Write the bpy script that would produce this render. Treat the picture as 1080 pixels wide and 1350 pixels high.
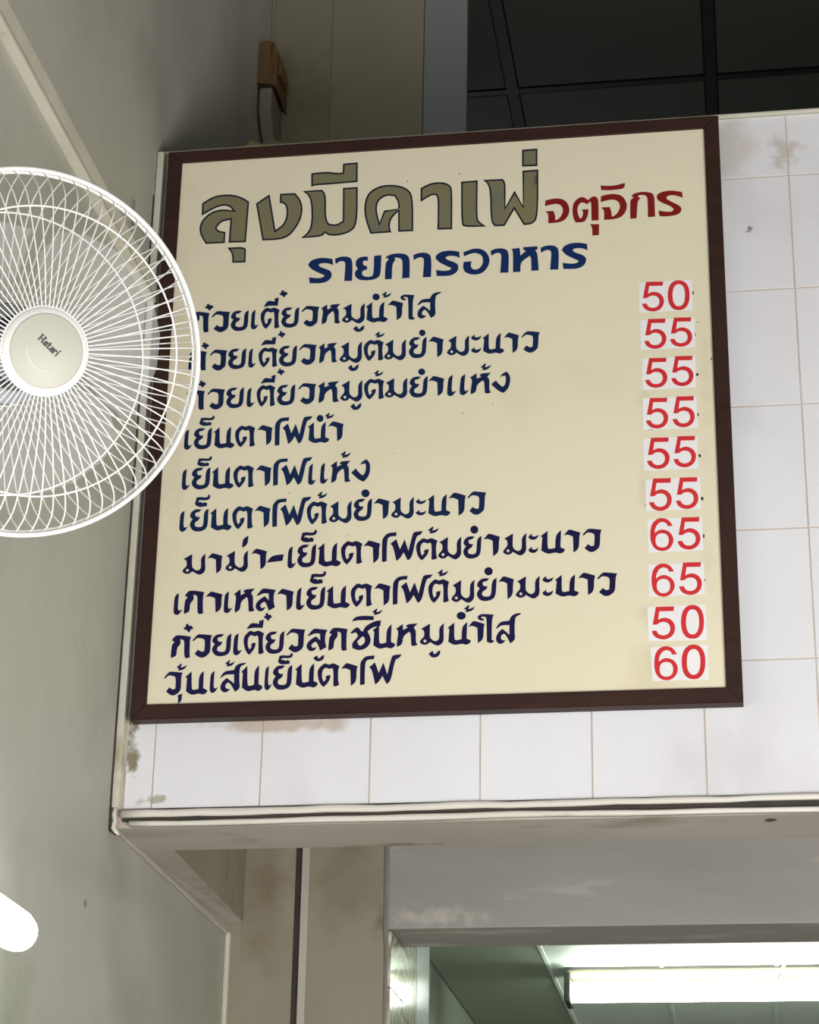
import bpy, bmesh, math, random
from mathutils import Vector, Matrix, Euler
from mathutils.geometry import tessellate_polygon
random.seed(7)
for o in list(bpy.data.objects): bpy.data.objects.remove(o, do_unlink=True)
SC = bpy.context.scene; COL = SC.collection

# ------------------------------------------------------------------ camera
CAM = Vector((1.092186, -3.695764, -1.171672))
ROT = Euler((1.964979970, -0.017230454, 0.150086937), 'XYZ')
FPX = 2897.66
cd = bpy.data.cameras.new('camera'); cam = bpy.data.objects.new('camera', cd); COL.objects.link(cam)
cam.location = CAM; cam.rotation_euler = ROT
cd.sensor_fit = 'HORIZONTAL'; cd.sensor_width = 36; cd.lens = 36 * FPX / 1080; cd.clip_start = 0.05; cd.clip_end = 60
SC.camera = cam
RM = ROT.to_matrix()
# ------------------------------------------------------------------ world and lights
wd = bpy.data.worlds.new('daylight'); SC.world = wd; wd.use_nodes = True
wd.node_tree.nodes['Background'].inputs[0].default_value = (0.86, 0.93, 1.0, 1)
wd.node_tree.nodes['Background'].inputs[1].default_value = 0.5
def area(name, loc, tgt, sx, sy, power, colour):
    l = bpy.data.lights.new(name, 'AREA'); l.shape = 'RECTANGLE'; l.size = sx; l.size_y = sy; l.energy = power; l.color = colour
    o = bpy.data.objects.new(name, l); COL.objects.link(o); o.location = loc
    o.rotation_euler = (Vector(tgt) - Vector(loc)).to_track_quat('-Z', 'Y').to_euler(); return o
# daylight entering through the open shop front behind the camera
area('shop_front_daylight', (2.0, -6.3, -1.5), (1.2, 0, -0.2), 3.6, 2.2, 60, (1.0, 0.98, 0.96))
area('added_side_fill', (2.4, -2.75, -1.62), (0.8, 0, 0.1), 1.5, 1.3, 108, (1.0, 0.98, 0.98))  # added area light inside the room, grades the board brighter towards lower right
SC.view_settings.view_transform = 'Standard'; SC.view_settings.look = 'None'
SC.view_settings.gamma = 1; SC.view_settings.use_curve_mapping = False
SC.view_settings.exposure = 0.0

# ------------------------------------------------------------------ helpers
def lin(c):
    return tuple((v / 255 / 12.92 if v / 255 <= .04045 else ((v / 255 + .055) / 1.055) ** 2.4) for v in c) + (1,)
def mat(name, c1, c2=None, scale=6, rough=.6, bump=0, bscale=40, c3=None, s3=3, t3=(.58, .7), stretch=(1, 1, 1), spec=.5, coat=0):
    m = bpy.data.materials.new(name); m.use_nodes = True; nt = m.node_tree; N = nt.nodes; L = nt.links
    b = N['Principled BSDF']; b.inputs['Roughness'].default_value = rough; b.inputs['Specular IOR Level'].default_value = spec
    b.inputs['Coat Weight'].default_value = coat
    tc = N.new('ShaderNodeTexCoord'); mp = N.new('ShaderNodeMapping'); mp.inputs['Scale'].default_value = stretch
    L.new(tc.outputs['Object'], mp.inputs[0])
    def noise(s, d=6):
        n = N.new('ShaderNodeTexNoise'); n.inputs['Scale'].default_value = s; n.inputs['Detail'].default_value = d; L.new(mp.outputs[0], n.inputs[0]); return n
    n = noise(scale); r = N.new('ShaderNodeValToRGB'); r.color_ramp.elements[0].position = .32; r.color_ramp.elements[1].position = .68
    r.color_ramp.elements[0].color = lin(c1); r.color_ramp.elements[1].color = lin(c2 or c1); L.new(n.outputs[0], r.inputs[0]); out = r.outputs[0]
    if c3:
        n3 = noise(s3, 9); r3 = N.new('ShaderNodeValToRGB'); r3.color_ramp.elements[0].position, r3.color_ramp.elements[1].position = t3
        r3.color_ramp.elements[0].color = (0, 0, 0, 1); r3.color_ramp.elements[1].color = (1, 1, 1, 1); L.new(n3.outputs[0], r3.inputs[0])
        mx = N.new('ShaderNodeMix'); mx.data_type = 'RGBA'; L.new(r3.outputs[0], mx.inputs[0]); L.new(out, mx.inputs[6]); mx.inputs[7].default_value = lin(c3); out = mx.outputs[2]
    L.new(out, b.inputs['Base Color'])
    if bump:
        nb = noise(bscale); bp = N.new('ShaderNodeBump'); bp.inputs['Strength'].default_value = bump; bp.inputs['Distance'].default_value = .004
        L.new(nb.outputs[0], bp.inputs['Height']); L.new(bp.outputs[0], b.inputs['Normal'])
    return m
def stain(m, centre, radii, colour, amount=.6, nscale=9, edge=(.25, .75)):
    """a stain with a place of its own on material m (object coordinates, metres)"""
    nt = m.node_tree; N = nt.nodes; L = nt.links; b = N['Principled BSDF']
    src = b.inputs['Base Color'].links[0].from_socket
    tc = N.new('ShaderNodeTexCoord'); mp = N.new('ShaderNodeMapping')
    mp.inputs['Location'].default_value = tuple(-c / r for c, r in zip(centre, radii)); mp.inputs['Scale'].default_value = tuple(1 / r for r in radii)
    L.new(tc.outputs['Object'], mp.inputs[0])
    ln = N.new('ShaderNodeVectorMath'); ln.operation = 'LENGTH'; L.new(mp.outputs[0], ln.inputs[0])
    nz = N.new('ShaderNodeTexNoise'); nz.inputs['Scale'].default_value = nscale; nz.inputs['Detail'].default_value = 9; L.new(tc.outputs['Object'], nz.inputs[0])
    a = N.new('ShaderNodeMath'); a.operation = 'MULTIPLY_ADD'; a.inputs[1].default_value = -1; a.inputs[2].default_value = 1; L.new(ln.outputs['Value'], a.inputs[0])
    c = N.new('ShaderNodeMath'); c.operation = 'MULTIPLY_ADD'; c.inputs[1].default_value = 2.2; c.inputs[2].default_value = -1.1; L.new(nz.outputs[0], c.inputs[0])
    s = N.new('ShaderNodeMath'); s.operation = 'ADD'; L.new(a.outputs[0], s.inputs[0]); L.new(c.outputs[0], s.inputs[1])
    mr = N.new('ShaderNodeMapRange'); mr.inputs[1].default_value = edge[0]; mr.inputs[2].default_value = edge[1]; mr.inputs[4].default_value = amount; L.new(s.outputs[0], mr.inputs[0])
    mx = N.new('ShaderNodeMix'); mx.data_type = 'RGBA'; L.new(mr.outputs[0], mx.inputs[0]); L.new(src, mx.inputs[6]); mx.inputs[7].default_value = lin(colour)
    L.new(mx.outputs[2], b.inputs['Base Color'])
def emit(name, colour, strength):
    m = bpy.data.materials.new(name); m.use_nodes = True; b = m.node_tree.nodes['Principled BSDF']
    b.inputs['Base Color'].default_value = (.9, .9, .9, 1); b.inputs['Emission Color'].default_value = (*colour, 1); b.inputs['Emission Strength'].default_value = strength; return m
def link(name, bm, m=None, parent=None, smooth=False):
    me = bpy.data.meshes.new(name); bm.to_mesh(me); bm.free()
    if m: me.materials.append(m)
    if smooth:
        for p in me.polygons: p.use_smooth = True
    return link_me(name, me, parent)
def link_me(name, me, parent=None):
    o = bpy.data.objects.new(name, me); COL.objects.link(o)
    if parent: o.parent = parent
    return o
def box(bm, a, b, bevel=0, seg=1):
    a, b = Vector(a), Vector(b); c = (a + b) / 2; s = b - a
    r = bmesh.ops.create_cube(bm, size=1, matrix=Matrix.Translation(c) @ Matrix.Diagonal((*s, 1)))
    if bevel:
        es = list({e for v in r['verts'] for e in v.link_edges})
        bmesh.ops.bevel(bm, geom=es, offset=bevel, segments=seg, affect='EDGES', profile=.6)
def B(name, a, b, m, parent=None, bevel=0, seg=1):
    bm = bmesh.new(); box(bm, a, b, bevel, seg); return link(name, bm, m, parent)
def tube(bm, pts, r, n=8, cap=True, closed=False):
    pts = [Vector(p) for p in pts]; rings = []; K = len(pts)
    up = None
    for i, p in enumerate(pts):
        if closed: t = pts[(i + 1) % K] - pts[i - 1]
        else: t = pts[min(i + 1, K - 1)] - pts[max(i - 1, 0)]
        t.normalize()
        if up is None: up = t.orthogonal().normalized()
        up = (up - t * up.dot(t)).normalized(); s = t.cross(up)
        rr = r[i] if isinstance(r, (list, tuple)) else r
        rings.append([bm.verts.new(p + (up * math.cos(2 * math.pi * k / n) + s * math.sin(2 * math.pi * k / n)) * rr) for k in range(n)])
    for i in range(K if closed else K - 1):
        A, C = rings[i], rings[(i + 1) % K]
        if closed and i == K - 1:   # best rotation match
            off = min(range(n), key=lambda o: (A[0].co - C[o].co).length); C = C[off:] + C[:off]
        for k in range(n): bm.faces.new((A[k], A[(k + 1) % n], C[(k + 1) % n], C[k]))
    if cap and not closed: bm.faces.new(rings[0][::-1]); bm.faces.new(rings[-1])
def lathe(bm, prof, n=48, M=Matrix()):
    rings = []
    for r, h in prof:
        if r < 1e-6: rings.append([bm.verts.new(M @ Vector((0, 0, h)))])
        else: rings.append([bm.verts.new(M @ Vector((r * math.cos(2 * math.pi * k / n), r * math.sin(2 * math.pi * k / n), h))) for k in range(n)])
    for A, C in zip(rings, rings[1:]):
        for k in range(n):
            k2 = (k + 1) % n
            if len(A) == 1 and len(C) == 1: continue
            if len(A) == 1: bm.faces.new((A[0], C[k], C[k2]))
            elif len(C) == 1: bm.faces.new((A[k], C[0], A[k2]))
            else: bm.faces.new((A[k], C[k], C[k2], A[k2]))
    bmesh.ops.recalc_face_normals(bm, faces=bm.faces)
def prism(bm, poly, y0, y1, tf=lambda x, z, y: (x, y, z)):
    a = [bm.verts.new(tf(x, z, y0)) for x, z in poly]; b = [bm.verts.new(tf(x, z, y1)) for x, z in poly]; n = len(poly)
    bm.faces.new(a); bm.faces.new(b[::-1])
    for i in range(n): bm.faces.new((a[i], b[i], b[(i + 1) % n], a[(i + 1) % n]))
    bmesh.ops.recalc_face_normals(bm, faces=bm.faces)
def setp(o, label=None, cat=None, group=None, kind=None):
    if label: o['label'] = label
    if cat: o['category'] = cat
    if group: o['group'] = group
    if kind: o['kind'] = kind
    return o
def S(o): o['kind'] = 'structure'; return o
def empty(name, loc, rot=None):
    e = bpy.data.objects.new(name, None); COL.objects.link(e); e.location = loc; e.empty_display_size = .05
    if rot: e.rotation_euler = rot
    return e
def on_plane(x, y, P, n):
    """where the sight line through photo point (x, y) meets the plane of the thing that is measured"""
    d = RM @ Vector(((x - 540) / FPX, -(y - 675) / FPX, -1)); P = Vector(P); n = Vector(n)
    return CAM + d * ((P - CAM).dot(n) / d.dot(n))

# ------------------------------------------------------------------ materials
M_wall = mat('aged_grey_green_paint', (168, 167, 154), (182, 180, 168), 1.6, .62, .3, 28, (150, 149, 134), 2.6, (.52, .8))
stain(M_wall, (-.03, -.42, -.62), (.3, .16, .2), (116, 124, 104), .5, 14, (.1, 1.1))
stain(M_wall, (-.03, -.093, -.358), (.3, .016, .013), (84, 84, 74), .8, 60, (.3, .9))
stain(M_wall, (-.03, -.12, .98), (.3, .03, .1), (110, 100, 80), .7, 30, (.4, .7))
stain(M_wall, (-.03, .05, 1.2), (.3, .05, .12), (120, 112, 92), .5, 16, (.3, .7))
M_rear = mat('dingy_beige_plaster', (138, 132, 112), (152, 146, 128), 3, .7, .3, 22, (116, 102, 76), 5, (.56, .74), (1, 1, .5))
stain(M_rear, (.06, .95, -.12), (.07, .2, .2), (104, 82, 54), .6, 14, (0, 1.2))
stain(M_rear, (.22, .95, -.06), (.12, .2, .16), (108, 92, 66), .55, 14, (0, 1.2))
stain(M_rear, (.31, .95, -.17), (.02, .2, .05), (84, 72, 54), .6, 35, (.2, 1))
M_beam = mat('grey_white_beam_paint', (172, 166, 154), (186, 180, 170), 4, .65, .35, 18, (140, 130, 112), 7, (.62, .8), (.5, 1, 1))
stain(M_beam, (.45, .2, -.19), (.22, .02, .03), (110, 92, 70), .6, 34, (.3, .9))
stain(M_beam, (.06, .6, -.19), (.08, .3, .05), (132, 122, 106), .5, 22, (.1, 1))
stain(M_beam, (1.14, .08, -.19), (.02, .02, .03), (70, 50, 30), .9, 30, (.3, .6))
M_lint = mat('lintel_plaster', (148, 144, 137), (162, 158, 151), 5, .65, .45, 16, (186, 182, 174), 9, (.6, .72), (.35, 1, 1.4))
stain(M_lint, (.43, .95, -.165), (.14, .1, .03), (196, 191, 180), .6, 30, (.2, .9))
M_ceil = mat('dim_ceiling_board', (66, 66, 56), (72, 72, 62), 1.5, .8)
M_bar = mat('black_grid_bar', (8, 8, 8), (12, 12, 11), 5, .5)
M_tile = mat('white_marbled_tile', (222, 221, 223), (233, 233, 236), 2.2, .22, 0, 40, (208, 206, 208), 5, (.56, .8), (1, 1, .7), coat=.15)
stain(M_tile, (-.005, .03, -.03), (.03, .1, .12), (120, 112, 78), .9, 40, (.35, .8))
stain(M_tile, (.05, .03, -.14), (.05, .1, .015), (150, 140, 100), .7, 45, (.45, .8))
stain(M_tile, (.25, .03, -.005), (.2, .1, .022), (186, 164, 142), .7, 14, (.25, .65))
stain(M_tile, (1.12, .03, 1.15), (.09, .1, .13), (196, 186, 172), .55, 12, (.2, .8))
stain(M_tile, (1.15, .03, .958), (.012, .05, .012), (104, 104, 100), .85, 120, (.45, .8))
stain(M_tile, (1.22, .03, 1.12), (.05, .1, .05), (176, 160, 138), .5, 40, (.3, .8))
M_grout = mat('tan_grout', (206, 194, 182), (188, 172, 156), 12, .85)
M_cream = mat('cream_plastic', (196, 192, 172), (206, 202, 186), 8, .5, .1, 30, (168, 158, 132), 14, (.6, .75))
M_trimw = mat('aged_white_moulding', (206, 200, 188), (220, 216, 206), 10, .5, .2, 30, (132, 118, 98), 16, (.62, .72), (.3, 1, 1))
M_gap = mat('dark_gap', (46, 42, 36), (60, 54, 46), 14, .8)
M_frame = mat('dark_brown_varnished_wood', (50, 31, 27), (58, 37, 31), 5, .55, .12, 60, (70, 42, 35), 8, (.62, .8), (1, 1, 6), spec=.22)
M_panel = mat('cream_enamel_panel', (226, 218, 190), (230, 222, 195), 2.5, .42, .04, 30, (214, 204, 170), 4, (.6, .85))
for c_, r_, col_, a_ in (((.385, -.022, .17), (.03, .1, .035), (196, 186, 156), .5), ((.395, -.022, .42), (.022, .1, .05), (204, 194, 164), .5), ((.39, -.022, .60), (.02, .1, .03), (204, 194, 166), .45), ((.505, -.022, .62), (.015, .1, .2), (212, 202, 176), .5), ((.40, -.022, .08), (.03, .1, .03), (206, 196, 168), .5), ((.50, -.022, .27), (.02, .1, .06), (210, 200, 172), .4), ((-.5, -.022, .7), (.03, .1, .5), (206, 194, 164), .4)):
    stain(M_panel, c_, r_, col_, a_, 30, (.1, 1))
M_panel.node_tree.nodes['Principled BSDF'].inputs['Specular IOR Level'].default_value = .35
M_navy = mat('navy_sign_paint', (10, 24, 64), (10, 38, 78), 3, .6, spec=.25)
M_blue = mat('deep_blue_sign_paint', (10, 36, 84), (12, 44, 96), 6, .6, spec=.25)
M_navyp = mat('indigo_sign_paint', (17, 12, 60), (20, 17, 68), 6, .6, spec=.25)
M_edge = mat('dark_navy_outline', (14, 18, 40), (18, 24, 50), 8, .5)
M_olive = mat('olive_gold_paint', (124, 119, 84), (116, 114, 90), 9, .5, 0, 40, (102, 106, 100), 12, (.58, .8))
stain(M_olive, (.197, -.022, 1.083), (.02, .1, .022), (50, 52, 56), .8, 60, (.3, .8))
M_red = mat('brick_red_paint', (122, 20, 20), (132, 26, 24), 8, .6, spec=.25)
M_digit = mat('red_vinyl', (205, 42, 48), (212, 52, 56), 10, .4)
M_stick = mat('white_sticker', (240, 238, 236), (236, 234, 234), 8, .35)
M_mark = mat('dark_old_marks', (52, 28, 24), (40, 24, 22), 8, .6)
M_white = mat('white_fan_plastic', (232, 231, 226), (236, 235, 230), 5, .35)
M_wire = mat('white_coated_wire', (240, 239, 234), (236, 235, 230), 5, .3)
M_cap = mat('pale_grey_cap_plastic', (176, 174, 160), (182, 180, 166), 4, .45)
M_logo = mat('dark_logo_print', (42, 40, 44), (52, 50, 52), 9, .5)
M_motor = mat('grey_motor_plastic', (150, 150, 158), (170, 170, 178), 5, .4)
M_slot = mat('black_motor_slots', (34, 34, 40), (40, 40, 46), 5, .6)
M_wood = mat('bare_brown_wood', (104, 80, 46), (120, 92, 56), 14, .7, .3, 40, (70, 44, 20), 18, (.56, .72), (4, 4, .6))
M_woodend = mat('dark_rotted_wood', (42, 32, 20), (60, 46, 30), 20, .85, .4, 60)
M_plast = mat('off_white_plaster_block', (130, 122, 102), (144, 136, 116), 10, .75, .3, 40)
M_mortar = mat('beige_mortar', (150, 138, 98), (164, 152, 112), 18, .85, .5, 50)
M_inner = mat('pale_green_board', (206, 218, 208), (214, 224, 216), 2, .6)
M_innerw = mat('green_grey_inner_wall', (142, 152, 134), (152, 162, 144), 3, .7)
M_fix = mat('beige_lamp_batten', (150, 150, 122), (140, 140, 114), 6, .4)
M_dark = mat('black_lamp_holder', (50, 46, 42), (60, 54, 50), 9, .6)
M_metal = mat('alloy_strip', (120, 118, 112), (140, 138, 130), 9, .35)
# glossy swirled marble tile of the doorway reveal
M_swirl = mat('swirled_marble_tile', (196, 192, 166), (206, 202, 178), 3, .12, 0, 40, coat=.4)
nt = M_swirl.node_tree; wv = nt.nodes.new('ShaderNodeTexWave'); wv.wave_type = 'RINGS'; wv.rings_direction = 'X'; wv.inputs['Scale'].default_value = 9; wv.inputs['Distortion'].default_value = 6; wv.inputs['Detail'].default_value = 3
tcn = nt.nodes.new('ShaderNodeTexCoord'); mpn = nt.nodes.new('ShaderNodeMapping'); mpn.inputs['Location'].default_value = (0, -1.12, .36); nt.links.new(tcn.outputs['Object'], mpn.inputs[0]); nt.links.new(mpn.outputs[0], wv.inputs[0])
rp = nt.nodes.new('ShaderNodeValToRGB'); rp.color_ramp.elements[0].color = lin((150, 144, 116)); rp.color_ramp.elements[1].color = lin((222, 220, 202)); nt.links.new(wv.outputs[0], rp.inputs[0])
nt.links.new(rp.outputs[0], nt.nodes['Principled BSDF'].inputs['Base Color'])
M_ltile = mat('pale_blue_white_tile', (206, 222, 220), (216, 228, 226), 4, .15, coat=.3)
# translucent grey fan blade
M_blade = mat('smoky_clear_blade', (176, 177, 172), (182, 183, 178), 3, .35)
bb = M_blade.node_tree.nodes['Principled BSDF']; bb.inputs['Alpha'].default_value = .28
M_tube_l = emit('lit_tube_cool', (.92, .95, 1.0), 12)
M_tube_i = emit('lit_tube_greenish', (.90, 1.0, .87), 30)

# ------------------------------------------------------------------ the room shell
XL = -.028; YD = .948; ZB = -.19; ZF = -2.72; ZC = 2.6
S(B('floor', (XL - .2, -6.6, ZF - .1), (4.4, 6.2, ZF), mat('grey_floor_tile', (150, 146, 138), (160, 156, 148), 2, .4)))
wl = S(B('wall_left', (XL - .12, -6.5, ZF), (XL, YD + 1.1, ZC + .05), M_wall))
S(B('wall_right', (4.2, -6.5, ZF), (4.3, 6, ZC + .05), M_wall))
S(B('wall_back', (XL - .1, 6, ZF), (4.3, 6.1, ZC + .05), M_innerw))
S(B('wall_shop_front_upper', (XL, -6.6, .3), (4.2, -6.5, ZC), M_wall))
# main ceiling: 60 cm boards in a black grid
cl = S(B('ceiling', (XL - .1, -6.5, ZC + .03), (4.3, 6.1, ZC + .1), M_ceil))
pb = bmesh.new(); box(pb, (-.281, -.281, 0), (.281, .281, .012), .003); pm = bpy.data.meshes.new('panel'); pb.to_mesh(pm); pb.free(); pm.materials.append(M_ceil)
for i in range(-1, 7):
    for j in range(-6, 3):
        x = .487 + .6 * i - .3 + .0; y = 1.985 + .6 * j + .3
        o = link_me('panel', pm, cl); o.location = (x + .3 - .3, y, ZC - .001)
gb = bmesh.new(); box(gb, (-.017, -5, -.004), (.017, 4, .026)); gm = bpy.data.meshes.new('grid_bar'); gb.to_mesh(gm); gb.free(); gm.materials.append(M_bar)
for i in range(0, 6):
    o = link_me('grid_bar', gm, cl); o.location = (.487 + .6 * i, 0, ZC)
gb = bmesh.new(); box(gb, (XL, -.012, -.002), (4.2, .012, .026)); gm = bpy.data.meshes.new('cross_bar'); gb.to_mesh(gm); gb.free(); gm.materials.append(M_bar)
for j in range(-4, 4):
    o = link_me('cross_bar', gm, cl); o.location = (0, 1.985 + .6 * j, ZC)
# rear wall: left panel, pillar, lintel with the opening on its right
rw = S(B('wall_rear', (XL, YD, ZF), (.132, YD + .19, ZC), M_rear))
bmx = bmesh.new(); box(bmx, (.119, YD - .0006, ZF), (.1325, YD + .02, .06)); link('gap_strip', bmx, M_gap, rw)
B('pillar', (.132, YD - .006, ZF), (.322, YD + .19, .06), M_rear, rw, .004, 2)
B('pillar_bead', (.134, YD - .0085, -2.6), (.1505, YD - .0055, .06), M_beam, rw, .001)
B('pillar', (.132, YD - .004, .06), (.37, YD + .15, ZC), M_rear, rw, .004, 2)
B('blue_grey_panel', (.371, YD - .002, .06), (.481, YD + .02, ZC), mat('blue_grey_paint', (138, 142, 142), (146, 150, 150), 2, .6), rw, .002, 1)
o = B('corner_bead', (XL, YD - .02, -2.6), (XL + .011, YD, -.19), M_cream, rw, .004, 2)
o = B('corner_bead', (XL, YD - .006, 1.2), (XL + .008, YD, ZC), M_rear, rw, .002)
B('lintel', (.322, YD - .004, ZB + .003), (4.2, 1.142, .05), M_lint, rw, .004, 2)
lb = bmesh.new(); tube(lb, [(.322 + .0, YD - .006, .05), (.3225, YD - .006, -.19), (.3235, YD - .006, -.24), (.3235, YD - .006, -1.5)], [.006, .006, .004, .004], 6); link('metal_corner', lb, M_metal, rw)
# slab over the back room and the mezzanine beams
S(B('ceiling_mezzanine', (XL, .2, .05), (4.2, YD + .01, .2), M_beam))
bm = bmesh.new()
box(bm, (XL, .040, ZB), (4.2, .212, .1), .003, 2)
cb = S(link('ceiling_beam', bm, M_beam))
bm = bmesh.new(); vs = [bm.verts.new(v) for v in ((XL, .2, ZB), (.042, .2, ZB), (.006, YD + .002, -.166), (XL, YD + .002, -.174), (XL, .2, .1), (.042, .2, .1), (.006, YD + .002, .1), (XL, YD + .002, .1))]
for f in ((0, 1, 2, 3), (1, 5, 6, 2), (4, 7, 6, 5), (0, 4, 5, 1), (2, 6, 7, 3), (0, 3, 7, 4)): bm.faces.new([vs[i] for i in f])
bmesh.ops.recalc_face_normals(bm, faces=bm.faces)
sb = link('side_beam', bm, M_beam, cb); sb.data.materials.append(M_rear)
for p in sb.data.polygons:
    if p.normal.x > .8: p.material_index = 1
# slightly uneven plaster fillet along beam and left wall
bm = bmesh.new(); pts = [(XL + .003, .05 + .1 * k, ZB - .001 + random.uniform(-.0015, .001)) for k in range(10)]
tube(bm, pts, [random.uniform(.004, .008) for _ in pts], 6); S(link('trim_plaster_fillet', bm, M_beam))

# ------------------------------------------------------------------ tiled parapet (the face that carries the board)
par = S(B('wall_fascia', (XL, .0385, ZB + .002), (4.2, .2, 1.208), M_grout))
xs = [-.0125, .040] + [.2386 + .1981 * k for k in range(0, 12)]
zs = [-.157, .0892, .3374, .584, .826, 1.072, 1.2085]
def tile_at(x0, x1, z0, z1):
    bm = bmesh.new(); dy = random.uniform(-.0004, .0004); g = .0013
    box(bm, (x0 + g, (.0365 if 0 else .0368) + dy, z0 + g), (x1 - g, .0388, z1 - g), .0006, 1)
    return link('tile', bm, M_tile, par)
for i in range(len(xs) - 1):
    for j in range(len(zs) - 1):
        x0, x1, z0, z1 = xs[i], xs[i + 1], zs[j], zs[j + 1]
        if x0 > -.02 and x1 <= 1.06 and z0 > .05 and z1 < 1.1 and x0 >= .03: continue
        tile_at(x0, x1, z0, z1)
B('edge_cap', (1.02, .0285, 1.2085), (4.2, .05, 1.2145), M_cream, par, .001)
B('edge_cap', (XL, .0285, 1.2085), (1.02, .05, 1.2145), M_cream, par, .001)
B('bottom_gap', (-.010, .0335, -.1795), (4.2, .0395, -.157), M_gap, par)
bm = bmesh.new(); random.seed(3)
# uneven upper moulding
def ribbon_bar(x0, x1, n, zf, hf, y0, y1):
    bm = bmesh.new(); prev = None
    for k in range(n + 1):
        x = x0 + (x1 - x0) * k / n; z = zf(x); h = hf(x)
        ring = [bm.verts.new(v) for v in ((x, y0 + .002, z), (x, y0, z + h * .3), (x, y0, z + h * .75), (x, y0 + .002, z + h), (x, y1, z + h), (x, y1, z))]
        if prev:
            for a in range(6): bm.faces.new((prev[a], prev[(a + 1) % 6], ring[(a + 1) % 6], ring[a]))
        else: bm.faces.new(ring)
        prev = ring
    bm.faces.new(prev[::-1]); bmesh.ops.recalc_face_normals(bm, faces=bm.faces); return bm
w = lambda x, a, f, p: a * math.sin(f * x + p)
link('upper_moulding', ribbon_bar(-.012, 4.2, 90, lambda x: -.1735 + w(x, .0007, 23, 0) + w(x, .0005, 51, 1) + min(x, 1.3) * .0045, lambda x: .0135 + w(x, .0008, 31, 2) - min(x, 1.3) * .003, .0265, .039), M_trimw, par, True)
link('lower_moulding', ribbon_bar(.004, 4.2, 90, lambda x: -.1895 + w(x, .0006, 17, 2) + .0016 * math.exp(-((x - .75) / .25) ** 2), lambda x: .0085 + w(x, .0005, 37, 1) + .002 * math.exp(-((x - .55) / .25) ** 2), .026, .040), M_trimw, par, True)
# vertical cable trunking beside the board with its broken foot
ct = B('cable_trunking', (XL + .0015, .012, -.158), (-.0135, .038, 1.205), M_cream, None, .002, 2)
setp(ct, 'cream vertical cable trunking squeezed between left wall and menu board', 'trunking')
bm = bmesh.new(); tube(bm, [(-.0205, .02, -.158), (-.0225, .018, -.172), (-.019, .017, -.184), (-.0215, .015, -.196), (-.014, .014, -.205), (-.009, .016, -.2085)], [.0045, .005, .0042, .0055, .0045, .001], 7)
link('torn_foot', bm, M_trimw, ct, True)
bm = bmesh.new(); tube(bm, [(XL + .0008, .008, 1.1), (XL + .0012, .008, .3), (XL + .0006, .008, -.1), (XL + .0012, .010, -.17), (XL + .003, .012, -.2), (-.014, .012, -.2095)], [.0014, .0016, .0016, .0028, .0036, .0016], 6)
link('dark_cable', bm, M_gap, ct)
# horizontal trunking on the left wall
ht = B('cable_trunking', (XL, -3.2, .858), (-.008, .012, .905), M_cream, None, .0015, 2)
setp(ht, 'long cream horizontal cable trunking high on the left wall behind the fan', 'trunking')
B('lid_line', (-.0082, -3.2, .8655), (-.0072, .012, .8668), M_metal, ht)

# broken wood and plaster bracket in the rear corner above the board
br = empty('wooden_bracket', (0, .948, 1.8)); setp(br, 'short brown wooden block on a broken white bracket in the upper corner', 'bracket')
bx0 = Vector((0, .948, 1.8))
def pw(x, y, z): return Vector((x, y, z)) - bx0
bm = bmesh.new(); prism(bm, [(-.0265, 1.905), (.012, 1.898), (.0215, 1.885), (.022, 1.985), (.012, 2.02), (-.004, 2.027), (-.0265, 2.024)], .822, .946, lambda x, z, y: tuple(pw(x, y, z)))
link('wood_block', bm, M_wood, br)
bm = bmesh.new(); prism(bm, [(.0225, 1.93), (.031, 1.925), (.033, 1.95), (.026, 1.985), (.0225, 1.99)], .83, .9, lambda x, z, y: tuple(pw(x, y, z))); link('wood_splinter', bm, M_wood, br)
bm = bmesh.new(); box(bm, pw(-.026, .826, 1.889), pw(.012, .94, 1.904), .003, 1); link('rotted_end', bm, M_woodend, br)
bm = bmesh.new()
va = [(-.020, .824, 1.888), (.010, .824, 1.888), (.010, .824, 1.822), (-.020, .824, 1.822), (-.020, .946, 1.888), (.010, .946, 1.888), (.010, .946, 1.70), (-.020, .946, 1.70)]
vs = [bm.verts.new(pw(*v)) for v in va]
for f in ((0, 1, 2, 3), (1, 5, 6, 2), (3, 2, 6, 7), (0, 3, 7, 4), (4, 5, 1, 0), (4, 7, 6, 5)): bm.faces.new([vs[i] for i in f])
bmesh.ops.recalc_face_normals(bm, faces=bm.faces); link('plaster_brace', bm, M_plast, br)
# mortar lump on the parapet top
bm = bmesh.new(); bmesh.ops.create_icosphere(bm, subdivisions=3, radius=1)
for v in bm.verts:
    s = 1 + .12 * math.sin(7 * v.co.x + 3 * v.co.y) + .08 * math.sin(13 * v.co.z + 5 * v.co.x)
    v.co = Vector((.175 + v.co.x * .075 * s, .13 + v.co.y * .05, 1.207 + max(v.co.z, -.05) * .078 * s * (1 - .45 * max(0, v.co.x))))
link('mortar_lump', bm, M_mortar, par, True)

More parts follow.
